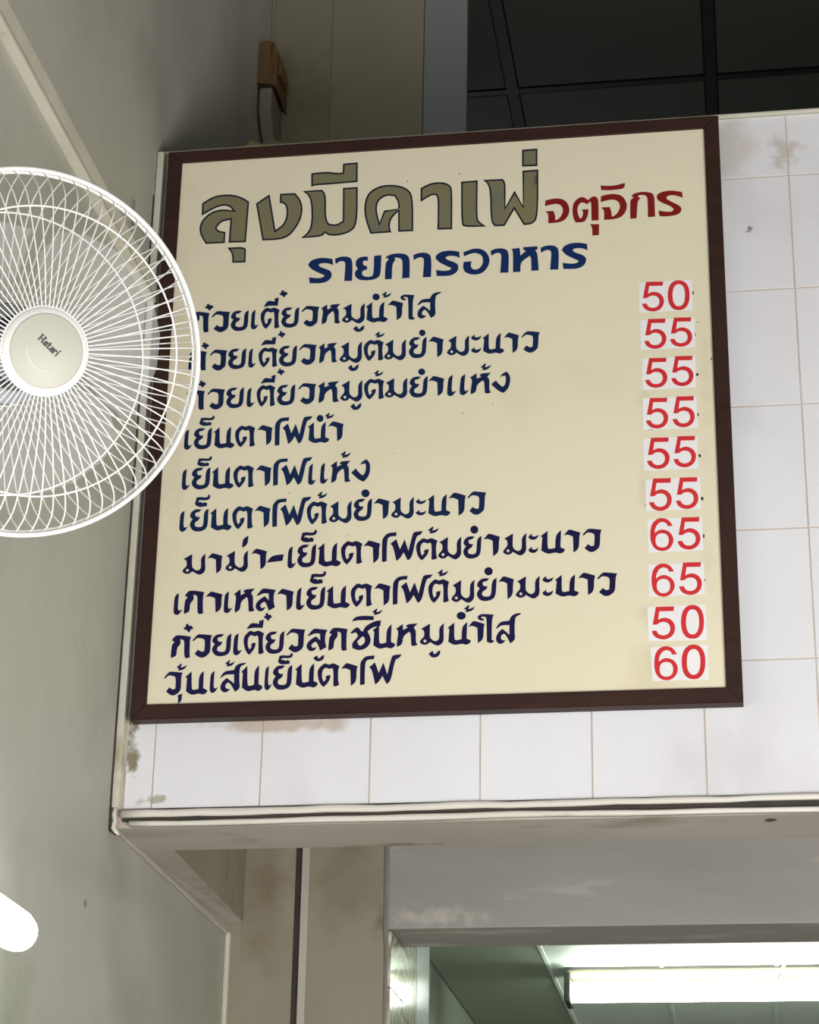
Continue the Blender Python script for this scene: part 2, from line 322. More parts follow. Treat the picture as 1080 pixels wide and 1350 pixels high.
# ------------------------------------------------------------------ the menu board
SX1, SZ1, RW = 1.10, 1.195, .0285
board = empty('menu_board', (.55, .03, 0)); setp(board, 'cream hand-lettered menu board in a dark brown wooden frame on white tiles', 'sign')
O = Vector((.55, .03, 0))
def Lp(v): return tuple(Vector(v) - O)
bm = bmesh.new(); box(bm, Lp((.02, .0082, .02)), Lp((SX1 - .02, .016, SZ1 - .018))); link('board_panel', bm, M_panel, board)
bm = bmesh.new(); box(bm, Lp((.03, .0162, .03)), Lp((SX1 - .03, .029, SZ1 - .03))); link('backing', bm, M_frame, board)
def rail(poly):
    bm = bmesh.new(); prism(bm, poly, .0006, .0295, lambda x, z, y: Lp((x, y, z)))
    es = [e for e in bm.edges if abs(e.verts[0].co.y - e.verts[1].co.y) < 1e-6 and e.verts[0].co.y < -.02]
    bmesh.ops.bevel(bm, geom=es, offset=.0018, segments=2, affect='EDGES'); link('frame_rail', bm, M_frame, board)
r = RW; g = .0002
rail([(0, 0), (SX1, 0), (SX1 - r, r), (r, r)]); rail([(0, SZ1), (r, SZ1 - .025), (SX1 - r, SZ1 - .025), (SX1, SZ1)])
rail([(0, g), (r, r + g), (r, SZ1 - .025 - g), (0, SZ1 - g)]); rail([(SX1, g), (SX1, SZ1 - g), (SX1 - r, SZ1 - .025 - g), (SX1 - r, r + g)])

# --- lettering: every letter is a painted outline on the panel
G = {}
G['ko'] = [[(145,238),(168,207),(195,203),(255,209),(282,215),(272,235),(270,350),(275,357),(247,366),(231,355),(233,250),(228,238),(205,230),(207,262),(194,278),(180,295),(177,345),(160,354),(139,363),(137,345),(143,285),(148,266),(164,250),(150,243)]]
G['wo'] = [[(290,240),(325,200),(345,195),(432,204),(420,225),(418,320),(400,342),(372,361),(340,362),(305,335),(330,305),(355,322),(375,315),(380,250),(372,229),(330,222),(318,228),(298,246)]]
G['yo'] = [[(433,240),(445,212),(475,193),(518,195),(500,215),(475,218),(470,235),(482,249),(506,248),(498,270),(474,283),(466,300),(472,314),(492,320),(520,318),(531,300),(535,210),(568,190),(566,230),(561,318),(530,345),(480,352),(450,341),(430,308),(440,280),(453,264),(438,252)]]
G['e'] = [[(590,208),(620,188),(615,240),(611,300),(620,313),(645,303),(625,332),(608,344),(590,340),(580,325),(585,260)]]
G['to'] = [[(655,235),(668,205),(700,175),(715,177),(732,186),(760,171),(802,195),(794,210),(790,250),(793,310),(800,325),(775,339),(760,335),(762,225),(752,207),(735,216),(715,206),(700,209),(686,235),(686,280),(697,306),(713,287),(708,275),(716,261),(741,257),(740,283),(722,315),(697,342),(678,328),(662,290)]]
G['ii'] = [[(675,159),(700,122),(722,114),(765,121),(765,100),(800,92),(790,150),(720,148)]]
G['plus'] = [[(240,131),(258,118),(266,136),(284,134),(298,155),(280,160),(268,183),(251,172),(250,165),(235,164),(225,149),(244,143)]]
G['ho'] = [[(478,182),(525,147),(526,190),(560,173),(544,167),(556,150),(580,147),(627,143),(606,165),(600,177),(616,196),(612,280),(627,295),(600,307),(582,300),(579,215),(568,203),(526,236),(522,293),(485,312),(482,290),(496,196)]]
G['mo'] = [[(200,172),(262,134),(258,228),(270,246),(292,262),(314,256),(325,235),(322,162),(356,130),(352,190),(356,258),(332,288),(305,295),(262,267),(240,287),(212,287),(192,270),(197,252),(224,226),(222,184)], [(215,258),(228,246),(240,260),(226,272)]]
G['uu'] = [[(190,388),(215,368),(224,371),(224,386),(240,389),(249,376),(273,362),(272,392),(248,412),(215,414),(203,403)]]
G['no'] = [[(165,210),(213,172),(212,290),(226,299),(265,290),(268,200),(305,168),(300,285),(332,300),(325,318),(297,332),(268,320),(215,335),(170,309),(178,218)]]
G['dot'] = [[(50 + 28 * math.cos(a * math.pi / 9), 50 + 27 * math.sin(a * math.pi / 9)) for a in range(18)]]
G['tho'] = [[(88,84),(125,55),(131,64),(121,83),(142,80),(170,65),(157,89),(132,102),(100,105),(108,89)]]
G['aa'] = [[(93,207),(125,167),(140,166),(208,187),(200,212),(199,295),(160,322),(157,215),(122,199)]]
G['ai'] = [[(537,132),(562,107),(656,115),(641,140),(639,285),(660,295),(634,312),(605,300),(603,142),(595,130),(568,128),(565,138),(585,143),(580,155),(562,156),(546,148)]]
G['so'] = [[(668,210),(685,178),(708,158),(765,152),(776,122),(806,102),(850,98),(842,110),(812,122),(804,150),(802,230),(808,285),(772,312),(744,258),(727,243),(712,250),(702,272),(712,290),(738,290),(722,310),(695,318),(672,300),(670,265),(688,232),(715,210),(745,232),(765,252),(766,183),(706,184),(682,205)]]
G['a'] = [[(408,180),(435,155),(434,172),(455,182),(487,164),(477,190),(447,206),(415,196)], [(408,275),(436,252),(434,268),(455,277),(485,258),(477,286),(447,302),(415,292)]]
G['ngo'] = [[(473,466),(506,437),(520,458),(552,484),(572,468),(578,420),(570,404),(548,407),(534,416),(550,390),(580,375),(603,398),(608,440),(595,492),(560,527),(522,512)]]
G['tai'] = [[(158,86),(180,80),(220,85),(240,78),(237,68),(250,64),(256,76),(250,95),(228,105),(178,103),(170,118),(188,114),(200,124),(216,116),(233,124),(231,145),(178,153),(150,138),(147,125),(154,108)]]
G['o'] = [[(637,160),(650,136),(677,108),(742,103),(738,129),(692,132),(673,152),(670,304),(637,310)]]
G['fo'] = [[(693,181),(734,148),(760,220),(793,150),(820,230),(850,112),(862,98),(922,93),(902,121),(884,122),(870,150),(845,275),(815,297),(786,240),(762,280),(735,300),(713,200)]]
G['lo'] = [[(638,192),(677,143),(700,140),(778,150),(762,176),(760,235),(770,270),(725,294),(716,262),(700,233),(680,236),(664,260),(676,276),(703,268),(690,292),(660,301),(632,278),(634,245),(662,215),(698,194),(727,222),(726,176),(690,172),(655,190)]]
G['ek'] = [[(487,110),(529,88),(522,150),(483,173)]]
G['dash'] = [[(658,279),(690,229),(779,220),(768,266)]]
G['cho'] = [[(495,240),(535,200),(555,200),(570,222),(585,230),(604,190),(670,155),(714,150),(709,190),(660,196),(618,228),(640,268),(641,310),(605,350),(555,362),(512,346),(508,310),(540,278),(552,255),(535,234),(510,243)], [(545,300),(556,325),(572,330),(598,308),(602,282),(588,262),(572,270)]]
G['i'] = [[(507,161),(530,125),(600,117),(665,122),(662,150),(540,150)]]
G['u'] = [[(184,414),(217,401),(213,455),(187,476),(190,430)]]
# heading shapes
G['Hro'] = [[(208,172),(212,215),(178,201),(130,200),(108,212),(118,228),(190,250),(206,280),(190,318),(140,343),(45,342),(40,300),(100,308),(140,302),(152,287),(60,247),(35,215),(48,187),(90,168),(150,162)]]
G['Haa'] = [[(226,170),(262,153),(320,152),(350,180),(345,325),(290,327),(300,205),(290,186),(262,184),(230,206)]]
G['Hyo'] = [[(375,200),(385,168),(430,150),(462,155),(460,184),(435,180),(424,195),(432,216),(456,221),(455,246),(432,249),(418,264),(424,288),(450,298),(490,295),(502,272),(505,148),(556,142),(552,268),(535,304),(480,322),(410,322),(377,302),(367,270),(390,238),(377,218)]]
G['Hko'] = [[(581,162),(620,138),(680,130),(735,138),(758,170),(755,303),(703,308),(708,190),(693,165),(650,160),(655,180),(633,205),(630,312),(581,315),(584,200),(606,178),(606,168)]]
G['Hoo'] = [[(115,178),(190,150),(260,158),(300,210),(297,262),(260,315),(200,335),(130,320),(112,285),(118,244),(173,240),(166,275),(182,296),(218,296),(250,265),(255,220),(235,190),(185,180),(120,206)]]
G['Hho'] = [[(455,152),(515,145),(520,200),(560,165),(540,159),(540,140),(641,133),(642,155),(625,161),(642,185),(650,305),(598,308),(597,215),(586,201),(520,246),(520,315),(467,318),(468,166)]]
# red shapes
G['Rcho'] = [[(172,312),(250,290),(330,285),(405,305),(458,390),(450,475),(400,545),(320,572),(205,580),(210,470),(172,438),(266,434),(286,480),(290,545),(340,522),(378,455),(380,400),(350,362),(290,345),(168,378)]]
G['Rto'] = [[(495,430),(508,345),(560,288),(625,268),(680,312),(700,290),(750,260),(795,285),(803,340),(805,545),(722,548),(718,345),(708,325),(668,358),(628,337),(590,340),(558,385),(555,450),(580,520),(600,525),(622,480),(622,440),(600,420),(686,415),(680,480),(660,535),(625,568),(535,570),(508,520)]]
G['Ru'] = [[(703,590),(810,590),(808,718),(730,725),(730,630)]]
G['Ri'] = [[(20,128),(80,136),(200,130),(306,100),(305,150),(260,175),(80,188),(22,180)]]
G['Rko'] = [[(383,256),(420,225),(510,207),(610,215),(655,245),(660,380),(666,500),(580,507),(578,290),(560,255),(520,243),(470,250),(460,262),(490,285),(455,320),(447,520),(372,525),(370,320),(380,300),(410,275)]]
G['Rro'] = [[(985,212),(993,279),(930,255),(860,245),(808,260),(802,290),(870,330),(955,368),(984,410),(960,460),(890,488),(760,498),(720,490),(710,428),(800,442),(865,442),(889,415),(860,380),(770,345),(705,312),(685,272),(700,232),(770,203),(870,192)]]
# digits
G['5'] = [[(285,108),(482,103),(478,152),(322,155),(308,245),(345,226),(400,220),(470,255),(500,330),(470,415),(390,456),(310,447),(258,412),(238,362),(290,358),(310,395),(355,412),(405,403),(438,370),(442,320),(420,280),(375,264),(325,272),(302,297),(250,296)]]
def ell(cx, cy, a, b, n=28, e=.86):
    o = []
    for k in range(n):
        t = 2 * math.pi * k / n; c, s = math.cos(t), math.sin(t)
        o.append((cx + a * math.copysign(abs(c) ** e, c), cy + b * math.copysign(abs(s) ** e, s)))
    return o
G['0'] = [ell(675, 262, 130, 178), ell(676, 262, 74, 132)]
G['6'] = [[(510,122),(454,128),(438,92),(390,72),(335,98),(305,160),(302,205),(350,170),(410,162),(480,193),(521,260),(514,330),(465,395),(390,418),(310,395),(260,325),(247,230),(260,115),(310,52),(385,28),(465,52)], ell(388, 290, 77, 82)]
def smooth(poly, it=2, lim=62):
    for _ in range(it):
        out = []; n = len(poly)
        for i in range(n):
            a, b, c = Vector(poly[i - 1]), Vector(poly[i]), Vector(poly[(i + 1) % n]); d1, d2 = b - a, c - b
            if d1.length < 1e-6 or d2.length < 1e-6: continue
            if math.degrees(d1.angle(d2)) < lim:
                out.append(tuple(b - d1 * .25)); out.append(tuple(b + d2 * .25))
            else: out.append(tuple(b))
        poly = out
    return poly
G = {k: [p if k in ('0', 'dot') else smooth(p) for p in v] for k, v in G.items()}
def inset(poly, d):
    n = len(poly); area_ = sum(poly[i - 1][0] * poly[i][1] - poly[i][0] * poly[i - 1][1] for i in range(n)); sg = 1 if area_ > 0 else -1; out = []
    for i in range(n):
        a, b, c = Vector(poly[i - 1]), Vector(poly[i]), Vector(poly[(i + 1) % n]); u, v = (b - a).normalized(), (c - b).normalized()
        n1, n2 = Vector((-u.y, u.x)) * sg, Vector((-v.y, v.x)) * sg; m = n1 + n2
        if m.length < .3: m = n1
        m.normalize(); k = d / max(.45, m.dot(n1)); out.append(tuple(b + m * k))
    return out
def flat(bm, loops, P, n, off, tf=None):
    """loops of photo points laid as painted shape on the plane through P with normal n"""
    P = Vector(P) + Vector(n) * off
    pts = [[on_plane(x, y, P, n) for x, y in lp] for lp in loops]
    fl = [v for lp in pts for v in lp]; inv = tf or Matrix.Translation(-O)
    vs = [bm.verts.new(inv @ v) for v in fl]
    for t in tessellate_polygon(pts):
        try: bm.faces.new([vs[i] for i in t])
        except ValueError: pass
PP, PN = (0, .0082, 0), (0, -1, 0)
def letters(bm, origin, sc, items):
    for it in items:
        g, x0, y0, x1, y1 = it; loops = G[g]; X = [p[0] for p in sum(loops, [])]; Y = [p[1] for p in sum(loops, [])]
        a, b, c, d = min(X), min(Y), max(X), max(Y)
        f = lambda p: (origin[0] + (x0 + (p[0] - a) / (c - a) * (x1 - x0)) / sc, origin[1] + (y0 + (p[1] - b) / (d - b) * (y1 - y0)) / sc)
        if g == 'a':
            for lp in loops: flat(bm, [[f(p) for p in lp]], PP, PN, .0006)
        else: flat(bm, [[f(p) for p in lp] for lp in loops], PP, PN, .0006)
def line(runs, m, label=None, name='menu_line'):
    bm = bmesh.new()
    for origin, items in runs: letters(bm, origin, 5.4, items)
    bmesh.ops.recalc_face_normals(bm, faces=bm.faces)
    o = link(name, bm, m, board)
    if label: o['label'] = label
    return o
line([((240,375), [('ko',60,195,198,342),('plus',160,135,228,187),('wo',210,190,345,340),('yo',347,183,475,332),('e',490,180,547,320),('to',560,165,697,317),('ii',582,92,690,162),('plus',692,38,755,93),('yo',707,160,835,308),('wo',850,153,980,300)]),
      ((430,375), [('ho',-36,138,103,285),('mo',112,133,277,277),('uu',192,290,272,338),('no',283,122,440,270),('dot',330,65,382,113),('tho',395,50,467,95),('aa',438,115,550,255),('ai',527,72,635,252),('so',648,53,822,243)])], M_navy)
line([((240,440), [('ko',45,120,178,262),('plus',137,58,195,112),('wo',197,113,325,262),('yo',328,103,458,252),('e',472,103,527,242),('to',545,98,682,240),('ii',562,22,672,85),('plus',682,-22,738,31),('yo',690,82,820,233),('wo',832,73,962,222)]),
      ((430,430), [('ho',-54,118,80,265),('mo',95,108,257,262),('uu',155,270,232,320),('to',268,98,412,248),('tho',345,38,420,82),('mo',412,92,570,243),('yo',590,75,717,228),('dot',662,25,708,70),('aa',728,75,838,222),('mo',860,65,1020,212)]),
      ((560,420), [('a',330,112,405,245),('no',412,102,567,250),('aa',563,100,672,245),('wo',688,90,822,243)])], M_navy)
line([((240,440), [('ko',25,400,165,542),('plus',115,330,173,385),('wo',180,390,308,540),('yo',315,380,442,530),('e',460,382,518,522),('to',532,365,665,520),('ii',560,292,668,357),('plus',675,245,733,297),('yo',677,360,807,510),('wo',827,352,957,502)]),
      ((400,480), [('ho',103,122,255,278),('mo',262,113,422,267),('uu',335,275,412,327),('to',432,105,578,253),('tho',500,42,572,88),('mo',578,97,742,243),('yo',755,85,887,238),('dot',818,32,868,78),('aa',890,85,1005,228)]),
      ((540,470), [('e',268,130,335,282),('e',357,125,425,275),('ho',430,115,582,270),('tho',505,48,582,98),('ngo',582,107,717,260)])], M_navy)
line([((230,530), [('e',68,195,128,340),('yo',138,182,268,337),('tai',178,97,287,170),('no',280,175,428,330),('to',432,168,577,322),('aa',590,165,700,308),('o',715,108,818,312),('fo',770,100,985,300),('no',950,140,1103,292),('dot',1013,92,1062,142)]),
      ((400,480), [('tho',152,345,222,390),('aa',175,408,288,550)])], M_navy)
line([((230,590), [('e',52,152,112,302),('yo',123,140,257,298),('tai',163,62,268,135),('no',268,135,422,295),('to',420,128,568,287),('aa',578,127,692,275),('o',703,77,808,272),('fo',758,68,985,270)]),
      ((360,580), [('e',250,168,308,320),('e',335,162,395,312),('ho',410,147,553,307),('tho',480,78,555,128),('ngo',557,137,692,298)])], M_navy)
line([((230,640), [('e',35,180,97,330),('yo',110,165,243,328),('tai',147,65,255,153),('no',255,158,408,320),('to',412,148,562,312),('aa',570,145,685,298),('o',697,92,800,297),('fo',752,80,977,288)]),
      ((400,630), [('to',25,168,172,332),('tho',97,97,172,147),('mo',182,162,345,322),('yo',358,145,490,307),('dot',413,82,472,138),('aa',500,147,615,295)]) ,
      ((400,630), [('mo',625,135,788,290),('a',800,147,877,267),('no',885,115,1048,273)]), ((540,630), [('aa',278,105,402,270),('wo',412,97,548,263)])], M_navy)
line([((230,690), [('mo',57,215,222,365),('aa',235,213,343,357),('mo',362,192,525,345),('ek',482,88,528,175),('aa',547,180,660,328),('dash',658,220,780,280),('e',805,162,868,320),('yo',875,147,1010,313),('tai',900,45,1015,135)]),
      ((400,685), [('no',103,163,268,335),('to',268,153,422,320),('aa',428,150,548,310),('o',560,90,665,303),('fo',620,82,852,295),('to',803,133,957,290),('tho',885,48,967,100)]),
      ((560,680), [('mo',95,147,262,310),('yo',275,142,405,305),('dot',325,70,382,127),('aa',418,128,537,288),('mo',558,122,725,282),('a',738,125,813,265),('no',825,103,1000,270)]),
      ((640,680), [('aa',558,98,677,262),('wo',692,92,830,258)])], M_navyp)
line([((220,750), [('e',48,172,112,328),('ko',122,155,268,322),('aa',275,162,398,312),('e',405,160,468,315),('ho',478,140,627,312),('lo',632,140,778,302),('aa',783,142,905,298),('e',920,132,985,293)]),
      ((400,740), [('yo',20,178,157,345),('tai',47,70,162,162),('no',165,170,332,335),('to',338,158,492,325),('aa',503,157,622,315),('o',637,103,742,310),('fo',693,93,922,300),('to',890,128,1040,297),('tho',953,57,1033,107)]),
      ((560,740), [('mo',190,130,355,295),('yo',372,117,513,283),('dot',425,42,485,100),('aa',525,107,637,270),('mo',648,103,820,265),('a',838,103,918,248)]),
      ((640,730), [('no',495,147,667,305),('aa',660,135,783,295),('wo',795,133,940,302)])], M_navyp)
line([((200,800), [('ko',137,203,282,366),('plus',225,118,298,183),('wo',290,195,432,362),('yo',430,190,568,352),('e',580,188,645,345),('to',655,170,802,342),('ii',675,92,800,160),('plus',797,40,858,102),('yo',810,172,945,335)]),
      ((370,790), [('wo',40,210,178,378),('lo',185,210,335,370),('uu',232,395,310,442),('ko',340,203,480,367),('cho',495,150,715,362),('i',507,118,665,160),('tho',650,65,727,112),('no',655,178,817,352),('ho',822,172,977,340)]),
      ((530,790), [('mo',127,170,300,330),('uu',190,362,273,415),('no',325,162,492,325),('dot',390,90,455,145),('tho',440,40,520,92),('aa',472,155,590,313),('ai',537,105,660,312),('so',668,98,850,318)])], M_navyp)
line([((200,840), [('wo',88,245,222,415),('u',183,402,217,475),('tho',175,187,253,238),('no',240,240,397,410),('e',413,240,472,397),('so',487,182,673,393),('tho',522,162,592,210),('no',638,200,790,385),('e',803,203,857,378),('yo',862,197,1002,375),('tai',900,112,1005,195)]),
      ((360,840), [('no',158,185,320,360),('to',318,187,475,355),('aa',485,185,603,347),('o',620,130,723,342),('fo',685,122,917,338)])], M_navyp)
line([((400,310), [('Hro',35,162,212,343),('Haa',226,152,350,327),('Hyo',367,142,556,322),('Hko',581,130,758,315),('Haa',783,125,912,300)]),
      ((590,300), [('Hro',-86,164,88,345),('Hoo',112,150,300,335),('Haa',308,148,437,322),('Hho',455,133,650,318),('Haa',663,127,793,300),('Hro',815,108,998,295)])], M_blue, 'deep blue subheading letters under the big title', 'subheading')
bm = bmesh.new()
letters(bm, (700, 230), 9, [('Rcho',168,285,458,580),('Rto',495,260,805,570),('Ru',703,590,810,725)])
letters(bm, (790, 230), 9, [('Rcho',18,232,330,540),('Ri',20,100,306,188),('Rko',370,207,666,525),('Rro',685,192,993,498)])
bmesh.ops.recalc_face_normals(bm, faces=bm.faces); link('red_heading', bm, M_red, board)['label'] = 'smaller dark red heading letters at the right end of the title'
# big olive title with navy edges
T1 = [[[(110,325),(170,285),(250,273),(320,285),(368,315),(350,538),(255,540),(265,415),(215,425),(190,458),(202,476),(238,480),(235,542),(130,547),(95,490),(98,430),(150,375),(215,355),(278,362),(262,344),(230,335),(180,350),(108,392)]],
      [[(248,567),(335,562),(350,575),(348,648),(275,650),(275,600)]],
      [[(405,325),(480,275),(512,470),(550,445),(573,400),(572,345),(557,325),(535,322),(537,272),(620,268),(655,310),(663,375),(635,450),(570,523),(440,528)]],
      [[(662,257),(768,250),(790,275),(788,405),(805,435),(845,442),(880,420),(882,240),(963,235),(962,440),(920,485),(850,503),(800,500),(785,487),(765,508),(652,515),(710,465),(708,295)]],
      [[(708,160),(790,150),(850,158),(880,155),(882,107),(963,100),(962,208),(800,222),(725,226),(708,235)]]]
T2 = [[[(35,533),(5,450),(0,375),(20,310),(80,270),(160,262),(235,280),(270,325),(270,518),(187,522),(187,412),(152,445),(139,490),(150,525)], [(85,472),(68,400),(78,350),(125,322),(168,328),(187,360),(187,395),(110,405)]],
      [[(310,283),(360,255),(425,248),(470,262),(485,290),(483,508),(402,510),(405,345),(395,322),(370,320),(310,358)]],
      [[(532,247),(623,240),(620,450),(636,470),(670,493),(550,497),(532,480)]],
      [[(652,238),(760,232),(777,252),(775,385),(825,297),(870,378),(868,187),(955,180),(955,440),(925,480),(875,485),(823,400),(770,490),(715,492),(693,465),(690,270)]],
      [[(866,72),(950,66),(950,162),(866,165)]]]
be, bo = bmesh.new(), bmesh.new(); SCO = 1080 / 260
for org, T in (((240, 190), T1), ((480, 180), T2)):
    for loops in T:
        L0 = [smooth(lp, 2, 50) for lp in loops]
        L1 = [inset(lp, 9.2 if k == 0 else -9.2) for k, lp in enumerate(L0)]
        flat(be, [[(org[0] + x / SCO, org[1] + y / SCO) for x, y in lp] for lp in L0], PP, PN, .0006)
        flat(bo, [[(org[0] + x / SCO, org[1] + y / SCO) for x, y in lp] for lp in L1], PP, PN, .0011)
bmesh.ops.recalc_face_normals(be, faces=be.faces); bmesh.ops.recalc_face_normals(bo, faces=bo.faces)
te = link('title_lettering', be, M_edge, board); te['label'] = 'large title letters at the top, olive with thin navy edges'
link('olive_fill', bo, M_olive, te)
# price stickers, one per digit
rows = [((820,360), (200,115,830,75,842,438,203,470), [('5',238,100,500,457),('0',545,85,805,440)]),
        ((820,360), (218,560,865,525,872,882,222,912), [('5',265,540,528,900),('5',570,525,835,875)]),
        ((820,460), (242,115,872,85,880,455,246,488), [('5',275,105,540,462),('5',585,82,850,442)]),
        ((820,460), (248,585,885,562,905,935,252,962), [('5',285,578,550,945),('5',600,560,865,930)]),
        ((820,570), (253,75,895,45,910,428,258,455), [('5',297,60,567,435),('5',612,42,880,415)]),
        ((820,570), (280,560,930,528,942,910,285,935), [('5',322,543,592,932),('5',640,532,908,910)]),
        ((830,680), (210,42,862,12,876,408,225,436), [('6',247,28,522,418),('5',570,15,842,402)]),
        ((830,680), (222,580,882,552,894,935,236,964), [('6',262,567,538,960),('5',588,550,860,940)]),
        ((830,780), (213,182,905,150,922,575,225,588), [('5',263,175,542,568),('0',612,158,885,560)]),
        ((830,780), (252,660,928,630,945,1042,268,1062), [('6',295,648,575,1052),('0',620,628,902,1040)])]
for org, q, ds in rows:
    Q = [(q[i], q[i + 1]) for i in (0, 2, 4, 6)]; mid = lambda a, b, t: (a[0] + (b[0] - a[0]) * t, a[1] + (b[1] - a[1]) * t)
    for k in range(2):
        t0, t1 = (0, .4992) if k == 0 else (.5008, 1)
        quad = [mid(Q[0], Q[1], t0), mid(Q[0], Q[1], t1), mid(Q[3], Q[2], t1), mid(Q[3], Q[2], t0)]
        bm = bmesh.new(); flat(bm, [[(org[0] + x / 9, org[1] + y / 9) for x, y in quad]], PP, PN, .0004)
        bmesh.ops.recalc_face_normals(bm, faces=bm.faces); st = link('price_sticker', bm, M_stick, board)
        bm = bmesh.new(); letters(bm, org, 9, [ds[k]]); bmesh.ops.recalc_face_normals(bm, faces=bm.faces); link('digit', bm, M_digit, st)
bm = bmesh.new()
for x, y, w_, h_ in ((914,386,1.8,4.5),(917,441,1.2,4),(844.6,451.5,1,3.4),(919.5,493.8,2.8,4),(920.6,546.6,1.8,4.4),(922.7,600.8,3,4.2),(926,657.3,3.2,4.6),(851,666,1,3),(928,706.7,2,5),(929.6,765,1,3.5),(937.7,580,0,0)):
    if w_: flat(bm, [[(x - w_ / 2, y - h_ / 2), (x + w_ / 2, y - h_ / 2 + .4), (x + w_ / 2, y + h_ / 2), (x - w_ / 2, y + h_ / 2 - .3)]], PP, PN, .0003)
flat(bm, [[(852, 565.5), (862, 565), (861, 567), (854, 567)]], PP, PN, .0003)
for x, y, rr in ((537.5,239,.9),(606,229.5,.9),(575,247,.6),(610,545,.8),(650,532,.7),(381,650,.8),(520,598,.7),(920,424.5,.9),(300,699,.7),(458,705,.7),(713,432,.6),(243,731,.5),(938,473,1.2),(634,500,.6)):
    flat(bm, [[(x + rr * math.cos(t), y + rr * math.sin(t)) for t in (0, 1, 2, 3, 4, 5)]], PP, PN, .0003)
bmesh.ops.recalc_face_normals(bm, faces=bm.faces); o = link('old_paint_marks', bm, M_mark, board); o['kind'] = 'stuff'

# ------------------------------------------------------------------ the wall fan
F = Vector((.2592, -1.4228, .0148)); A = Vector((.5531, -.7423, -.3782)).normalized()
Zx = A; Xx = Vector((0, 0, 1)).cross(Zx).normalized(); Yx = Zx.cross(Xx)
FM = Matrix.Translation(F) @ Matrix((Xx, Yx, Zx)).transposed().to_4x4()
fan = bpy.data.objects.new('wall_fan', None); COL.objects.link(fan); fan.matrix_world = FM; fan.empty_display_size = .1
setp(fan, 'white round wall fan with wire guard, mounted on the left wall', 'fan')
NW = 75
def ringtube(r, h, rad, n=96, s=8):
    bm = bmesh.new(); tube(bm, [(r * math.cos(2 * math.pi * k / n), r * math.sin(2 * math.pi * k / n), h) for k in range(n)], rad, s, closed=True); return bm
# guard rim: a flat plastic band
bm = bmesh.new(); lathe(bm, [(.2178, -.0052), (.2205, -.0065), (.2228, -.0035), (.2228, .0035), (.2205, .0055), (.2178, .0045), (.217, 0), (.2178, -.0052)], 120)
fg = link('front_guard', bm, M_wire, fan, True)
link('guard_ring', ringtube(.1714, .0593, .0012), M_wire, fg, True)
link('guard_ring', ringtube(.052, .083, .0015), M_wire, fg, True)
def wire(prof, rad, sw=0.0):
    bm = bmesh.new(); P = []
    rmax = prof[0][0]; rmin = prof[-1][0]
    n = 16; seg = []
    L = [0]
    for a, b in zip(prof, prof[1:]): L.append(L[-1] + math.dist(a, b))
    def at(s):   # catmull-rom through the profile
        for k in range(len(prof) - 1):
            if s <= L[k + 1] + 1e-9: break
        t = (s - L[k]) / (L[k + 1] - L[k]); p0, p1, p2, p3 = prof[max(k - 1, 0)], prof[k], prof[k + 1], prof[min(k + 2, len(prof) - 1)]
        return [.5 * (2 * p1[i] + (p2[i] - p0[i]) * t + (2 * p0[i] - 5 * p1[i] + 4 * p2[i] - p3[i]) * t * t + (3 * p1[i] - p0[i] - 3 * p2[i] + p3[i]) * t ** 3) for i in (0, 1)]
    for i in range(n + 1):
        r_, h_ = at(L[-1] * i / n); an = sw * (1 - r_ / rmax)
        P.append((r_ * math.cos(an), r_ * math.sin(an), h_))
    tube(bm, P, rad, 5); me = bpy.data.meshes.new('guard_wire'); bm.to_mesh(me); bm.free(); me.materials.append(M_wire)
    for p in me.polygons: p.use_smooth = True
    return me
fw = wire([(.2165, .003), (.2085, .022), (.1925, .046), (.1714, .0585), (.14, .069), (.1, .079), (.05, .0845)], .00092)
rwm = wire([(.2165, -.003), (.2085, -.03), (.195, -.06), (.1744, -.0774), (.14, -.088), (.1, -.096), (.062, -.1)], .00092)
rg = link('rear_guard', ringtube(.1744, -.0774, .0013), M_wire, fan, True)
link('guard_ring', ringtube(.0635, -.1, .002), M_wire, rg, True)
link('guard_ring', ringtube(.2165, -.006, .002), M_wire, rg, True)
for k in range(NW):
    o = link_me('guard_wire', fw, fg); o.rotation_euler = (0, 0, 2 * math.pi * k / NW)
    o = link_me('guard_wire', rwm, rg); o.rotation_euler = (0, 0, 2 * math.pi * (k + .5) / NW)
# badge cap
bm = bmesh.new(); lathe(bm, [(0, .0925), (.0425, .0922), (.0442, .0916), (.0442, .09), (0, .09)], 64)
cap = link('badge_cap', bm, M_cap, fan, True)
bm = bmesh.new(); lathe(bm, [(.0442, .0915), (.0505, .0880), (.0525, .083), (.0525, .0795), (.047, .078), (.04, .078), (.04, .0895), (.0442, .0915)], 64); link('cap_rim', bm, M_white, cap, True)  # white colour makes the bevel look lit against the grey cap face
bm = bmesh.new(); tube(bm, [(.0238 * math.cos(t), .0238 * math.sin(t), .0926) for t in [math.radians(172 + 7 * k) for k in range(18)]], .0005, 5); link('moulded_arc', bm, M_white, cap, True)
